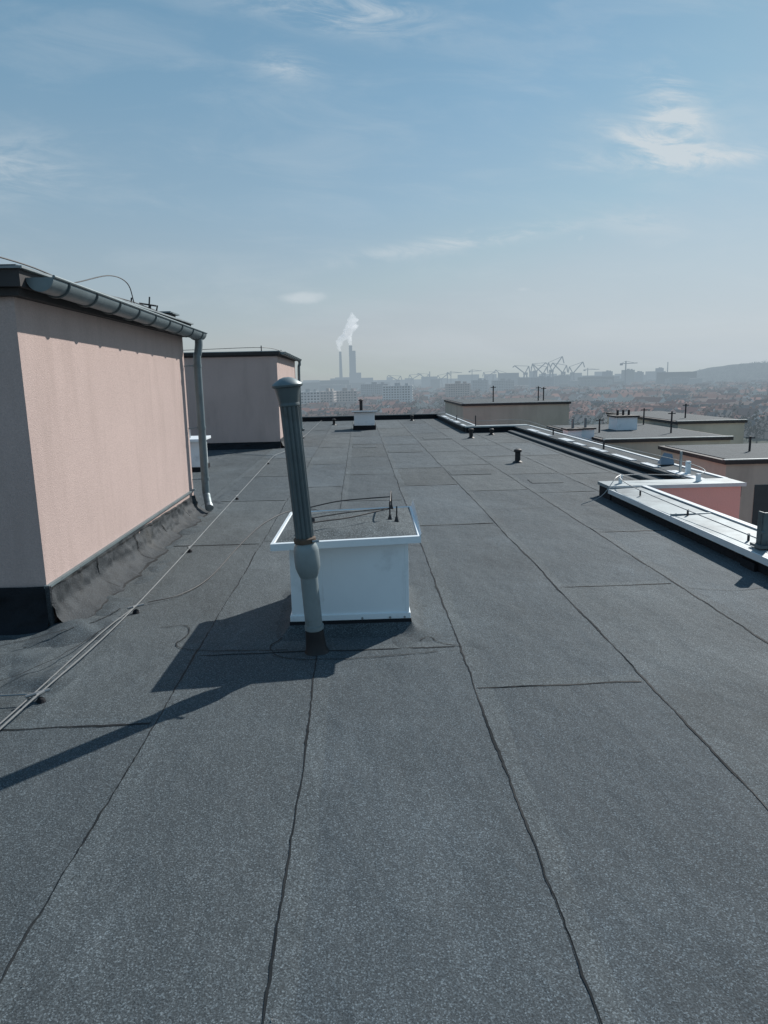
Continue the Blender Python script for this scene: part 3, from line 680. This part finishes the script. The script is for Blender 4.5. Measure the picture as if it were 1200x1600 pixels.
# ------------------------------------------------------------ power plant
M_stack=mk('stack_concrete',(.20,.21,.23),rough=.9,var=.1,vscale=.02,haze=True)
pw=empty('power_plant')
def stack(u,d,r0,r1,top):
    x=u*d; pts=[];rs=[]
    for k in range(9): pts.append((x,d,GZ+(top-GZ)*k/8)); rs.append(r0+(r1-r0)*k/8)
    tube('stack',pts,rs,M_stack,pw,n=16)
    for k in range(5):
        z=top-4-k*9; tube('band',[(x,d,z-2.5),(x,d,z)],r1*1.25,M_stack,pw,n=16)
stack(-.0250,3000,8,4.5,118); stack(-.0105,3000,8,6.5,142); stack(-.0060,3000,8,6.5,120)
box('boiler_house',-120,60,2990,3060,GZ,8,M_stack,pw); box('boiler_house_high',-40,10,3000,3050,8.1,30,M_stack,pw)
M_smoke=bpy.data.materials.new('steam'); M_smoke.use_nodes=True; nt=M_smoke.node_tree; nt.nodes.clear()
o=N(nt,'ShaderNodeOutputMaterial'); vs=N(nt,'ShaderNodeVolumePrincipled'); vs.inputs['Density'].default_value=.026; vs.inputs['Color'].default_value=(.95,.96,.97,1); vs.inputs['Anisotropy'].default_value=.1
vs.inputs['Emission Strength'].default_value=.008; vs.inputs['Emission Color'].default_value=(.8,.85,.9,1)  # faint self-glow added so the steam does not render dark
nt.links.new(vs.outputs[0],o.inputs['Volume'])
def plume(pts,rs,seed):
    V=[];F=[];P_=smoothpath(pts,7); n=16; m=len(P_)
    for i,p in enumerate(P_):
        t=i/(m-1)*(len(rs)-1); a=int(min(t,len(rs)-2)); r=rs[a]+(rs[a+1]-rs[a])*(t-a)
        for k in range(n):
            th=2*math.pi*k/n; dx,dz=math.cos(th),math.sin(th)
            rr=r*(1+.75*noise.noise((p.x*.05+dx*1.3,p.z*.07,dz*1.3+seed)))
            V.append((p.x+dx*rr,p.y+dz*rr,p.z+.3*rr*noise.noise((dx,dz+i*.5,seed))))
    for i in range(m-1):
        for k in range(n): F.append((i*n+k,i*n+(k+1)%n,(i+1)*n+(k+1)%n,(i+1)*n+k))
    F.append(tuple(range(n))[::-1]); F.append(tuple((m-1)*n+k for k in range(n)))
    return mesh('plume',V,F,M_smoke,st,smooth=True)
st=empty('steam_plume')
plume([(-75,3000,118),(-79,3000,135),(-74,3000,160),(-56,3000,178),(-44,3000,200),(-36,3000,225)],[4,9,15,19,19,5],1.0)
plume([(-31,3000,142),(-34,3000,165),(-40,3000,190),(-30,3000,215),(-20,3000,240),(-22,3000,275)],[5,12,20,26,22,4],4.0)
# ------------------------------------------------------------ shipyard cranes, tower cranes
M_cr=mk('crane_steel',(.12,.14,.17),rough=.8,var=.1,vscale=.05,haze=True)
def jib_crane(u,d,h,lean,s=1.0):
    e=empty('shipyard_crane'); b=MB(); x=u*d; w=2.6*s
    for sx in (-1,1):
        for sy in (-1,1): b.beam((x+sx*9*s,d+sy*7,GZ),(x+sx*3.5*s,d+sy*3,GZ+h*.5),w)
    b.beam((x-9*s,d,GZ+h*.25),(x+9*s,d,GZ+h*.25),w)
    b.box(x-6*s,x+6*s,d-5,d+5,GZ+h*.5,GZ+h*.6)
    b.beam((x,d,GZ+h*.6),(x-lean*10*s,d,GZ+h*.86),w)
    tip=(x+lean*34*s,d,GZ+h*(1.0+.12*math.sin(u*900)))
    b.beam((x+lean*4*s,d,GZ+h*.58),tip,w*1.1); b.beam((x-lean*10*s,d,GZ+h*.86),tip,w*.5)
    b.beam((x-lean*10*s,d,GZ+h*.86),(x-lean*14*s,d,GZ+h*.58),w); b.beam(tip,(tip[0]+lean*6*s,d,GZ+h*.82),w)
    mesh('frame',b.V,b.F,M_cr,e)
for u,d,h,l in [(.236,2200,74,-1),(.250,2300,84,1),(.262,2200,70,-1),(.273,2250,86,1),(.290,2200,74,-1),(.303,2300,70,1),(.075,2900,56,1),(.095,3000,58,-1),(.18,2800,60,1),(.055,2600,50,-1),(.205,2900,56,-1),(.115,2800,50,1)]:
    jib_crane(u,d,h,l)
def tower_crane(u,d,top,j1,j2):
    e=empty('tower_crane'); b=MB(); x=u*d
    b.beam((x,d,GZ),(x,d,top+6),2.2); b.beam((x-j1,d,top),(x+j2,d,top+1),1.8); b.beam((x,d,top+6),(x+j2*.8,d,top+1),.7); b.beam((x,d,top+6),(x-j1*.9,d,top),.7)
    b.box(x-j1,x-j1+6,d-2,d+2,top-4,top); mesh('frame',b.V,b.F,M_cr,e)
tower_crane(.3795,1700,26,14,28); tower_crane(.325,2400,18,14,40); tower_crane(.13,2300,16,14,36); tower_crane(.16,2500,22,12,34)
for u,d,t in [(.10,2600,25),(.125,2400,20),(.44,2500,40),(.19,2300,10)]: tube('stack',[(u*d,d,GZ),(u*d,d,t)],[2.5,1.6],M_stack,pw,n=8)
# ------------------------------------------------------------ sun + sky
az=math.atan2(.66,.75); el=rad(35.5)
sd_=Vector((math.sin(az)*math.cos(el),math.cos(az)*math.cos(el),math.sin(el)))
sl=bpy.data.lights.new('sun','SUN'); sl.energy=5.0; sl.angle=rad(.55); sl.color=(1,.95,.89)
so=bpy.data.objects.new('sun',sl); link(so); so.rotation_euler=(-sd_).to_track_quat('-Z','Y').to_euler(); so.location=(20,20,30)
w=bpy.data.worlds.new('World'); S.world=w; w.use_nodes=True; nt=w.node_tree; L=nt.links
bg=nt.nodes['Background']
sky=N(nt,'ShaderNodeTexSky',sky_type='NISHITA'); sky.sun_disc=False; sky.sun_elevation=el; sky.sun_rotation=az; sky.altitude=50; sky.air_density=1.0; sky.dust_density=.6; sky.ozone_density=2.0
tc=N(nt,'ShaderNodeTexCoord'); sx=N(nt,'ShaderNodeSeparateXYZ'); L.new(tc.outputs['Generated'],sx.inputs[0])
X,Y,Z=sx.outputs
Yc=math_(nt,'MAXIMUM',Y,.05)
u=math_(nt,'DIVIDE',X,Yc); v=math_(nt,'DIVIDE',Z,Yc)
def comb(a,b,c=0.0):
    n=N(nt,'ShaderNodeCombineXYZ')
    for i,q in enumerate((a,b,c)):
        if isinstance(q,(int,float)): n.inputs[i].default_value=q
        else: L.new(q,n.inputs[i])
    return n.outputs[0]
def fbm(vec,scale,detail=8,rough=.6,dist=0.0):
    n=N(nt,'ShaderNodeTexNoise'); n.inputs['Scale'].default_value=scale; n.inputs['Detail'].default_value=detail; n.inputs['Roughness'].default_value=rough; n.inputs['Distortion'].default_value=dist; L.new(vec,n.inputs['Vector']); return n.outputs[0]
def mask(cu,cv,ru,rv,ang=0.0,p=1.0):
    du=math_(nt,'SUBTRACT',u,cu); dv=math_(nt,'SUBTRACT',v,cv); c,s=math.cos(ang),math.sin(ang)
    a=math_(nt,'DIVIDE',math_(nt,'ADD',math_(nt,'MULTIPLY',du,c),math_(nt,'MULTIPLY',dv,s)),ru)
    b=math_(nt,'DIVIDE',math_(nt,'ADD',math_(nt,'MULTIPLY',du,-s),math_(nt,'MULTIPLY',dv,c)),rv)
    r2=math_(nt,'ADD',math_(nt,'MULTIPLY',a,a),math_(nt,'MULTIPLY',b,b))
    return math_(nt,'MULTIPLY',math_(nt,'POWER',2.71828,math_(nt,'MULTIPLY',r2,-1.0)),p)
def remap(x,a,b):
    n=N(nt,'ShaderNodeMapRange',interpolation_type='SMOOTHSTEP'); L.new(x,n.inputs[0]); n.inputs[1].default_value=a; n.inputs[2].default_value=b; return n.outputs[0]
n1=fbm(comb(math_(nt,'ADD',u,math_(nt,'MULTIPLY',v,.9)),math_(nt,'MULTIPLY',v,3.2)),9,8,.66,1.1); n2=fbm(comb(math_(nt,'ADD',u,math_(nt,'MULTIPLY',v,1.2)),math_(nt,'MULTIPLY',v,3.5),3.0),5,6,.6,.5)
n3=fbm(comb(u,math_(nt,'MULTIPLY',v,1.6),8.0),22,5,.6,.3)
ms=[mask(0.0,.465,.09,.025,-.12,.85),mask(.43,.335,.04,.05,.6,1.4),mask(.45,.285,.12,.014,.03,1.2),mask(.38,.31,.05,.014,-.3,1.0),mask(.15,.182,.15,.010,.13,.8),mask(-.45,.28,.08,.035,.1,.5),mask(.40,.205,.05,.018,-.1,.4),mask(-.08,.40,.04,.018,-.2,.5),mask(-.16,.5,.05,.02,-.4,.4)]
tot=ms[0]
for m in ms[1:]: tot=math_(nt,'ADD',tot,m)
thr=math_(nt,'ADD',n1,math_(nt,'MULTIPLY',math_(nt,'SUBTRACT',n2,.5),.35))
c1=math_(nt,'MULTIPLY',remap(thr,.34,.70),tot)
puff=math_(nt,'ADD',mask(-.072,.112,.042,.011,0,1.0),mask(.232,.118,.02,.006,0,.6)); puff=math_(nt,'ADD',puff,mask(.31,.185,.012,.008,.5,.5)); 
c2=math_(nt,'MULTIPLY',remap(math_(nt,'ADD',math_(nt,'MULTIPLY',puff,.75),math_(nt,'MULTIPLY',n3,.5)),.55,.95),.55)
wide=math_(nt,'MULTIPLY',remap(n2,.42,.75),.15)
cl=math_(nt,'MINIMUM',math_(nt,'ADD',math_(nt,'ADD',c1,c2),wide),.85)
front=math_(nt,'GREATER_THAN',Y,.06); cl=math_(nt,'MULTIPLY',cl,front)
rp=N(nt,'ShaderNodeValToRGB'); L.new(math_(nt,'MAXIMUM',Z,0.0),rp.inputs[0]); cr=rp.color_ramp
cr.elements[0].position=0.0; cr.elements[0].color=(.375,.43,.47,1)
cr.elements[1].position=1.0; cr.elements[1].color=(.11,.245,.42,1)
for pos,c in [(.05,(.43,.485,.52)),(.13,(.385,.485,.55)),(.22,(.30,.45,.565)),(.34,(.22,.395,.545)),(.45,(.17,.345,.505))]:
    e=cr.elements.new(pos); e.color=(*c,1)
sunf=math_(nt,'ADD',math_(nt,'MULTIPLY',X,math.sin(az)),math_(nt,'MULTIPLY',Y,math.cos(az)))
gl=math_(nt,'ADD',math_(nt,'MULTIPLY',math_(nt,'POWER',math_(nt,'MAXIMUM',sunf,0.0),4),3.4),8.9)
hcol=N(nt,'ShaderNodeVectorMath',operation='SCALE'); L.new(rp.outputs[0],hcol.inputs[0]); L.new(gl,hcol.inputs['Scale'])
mn=N(nt,'ShaderNodeVectorMath',operation='MINIMUM'); L.new(sky.outputs[0],mn.inputs[0]); mn.inputs[1].default_value=(6.5,7,7.5)
mx=N(nt,'ShaderNodeMix',data_type='RGBA'); mx.inputs[0].default_value=.85; L.new(mn.outputs[0],mx.inputs[6]); L.new(hcol.outputs[0],mx.inputs[7])
m2=N(nt,'ShaderNodeMix',data_type='RGBA'); L.new(cl,m2.inputs[0]); L.new(mx.outputs[2],m2.inputs[6]); m2.inputs[7].default_value=(6.2,6.8,7.2,1)
L.new(m2.outputs[2],bg.inputs[0]); bg.inputs[1].default_value=.10
# ------------------------------------------------------------ camera
cd=bpy.data.cameras.new('camera'); cam=bpy.data.objects.new('camera',cd); link(cam); S.camera=cam
cd.sensor_fit='VERTICAL'; cd.sensor_height=36; cd.lens=36*1090/1600; cd.clip_start=.05; cd.clip_end=60000
R=Matrix.Rotation(rad(-1.8),3,'Z')@Matrix.Rotation(rad(90-10.8),3,'X')@Matrix.Rotation(rad(-1.2),3,'Z')
cam.matrix_world=Matrix.Translation((0,0,1.7))@R.to_4x4()
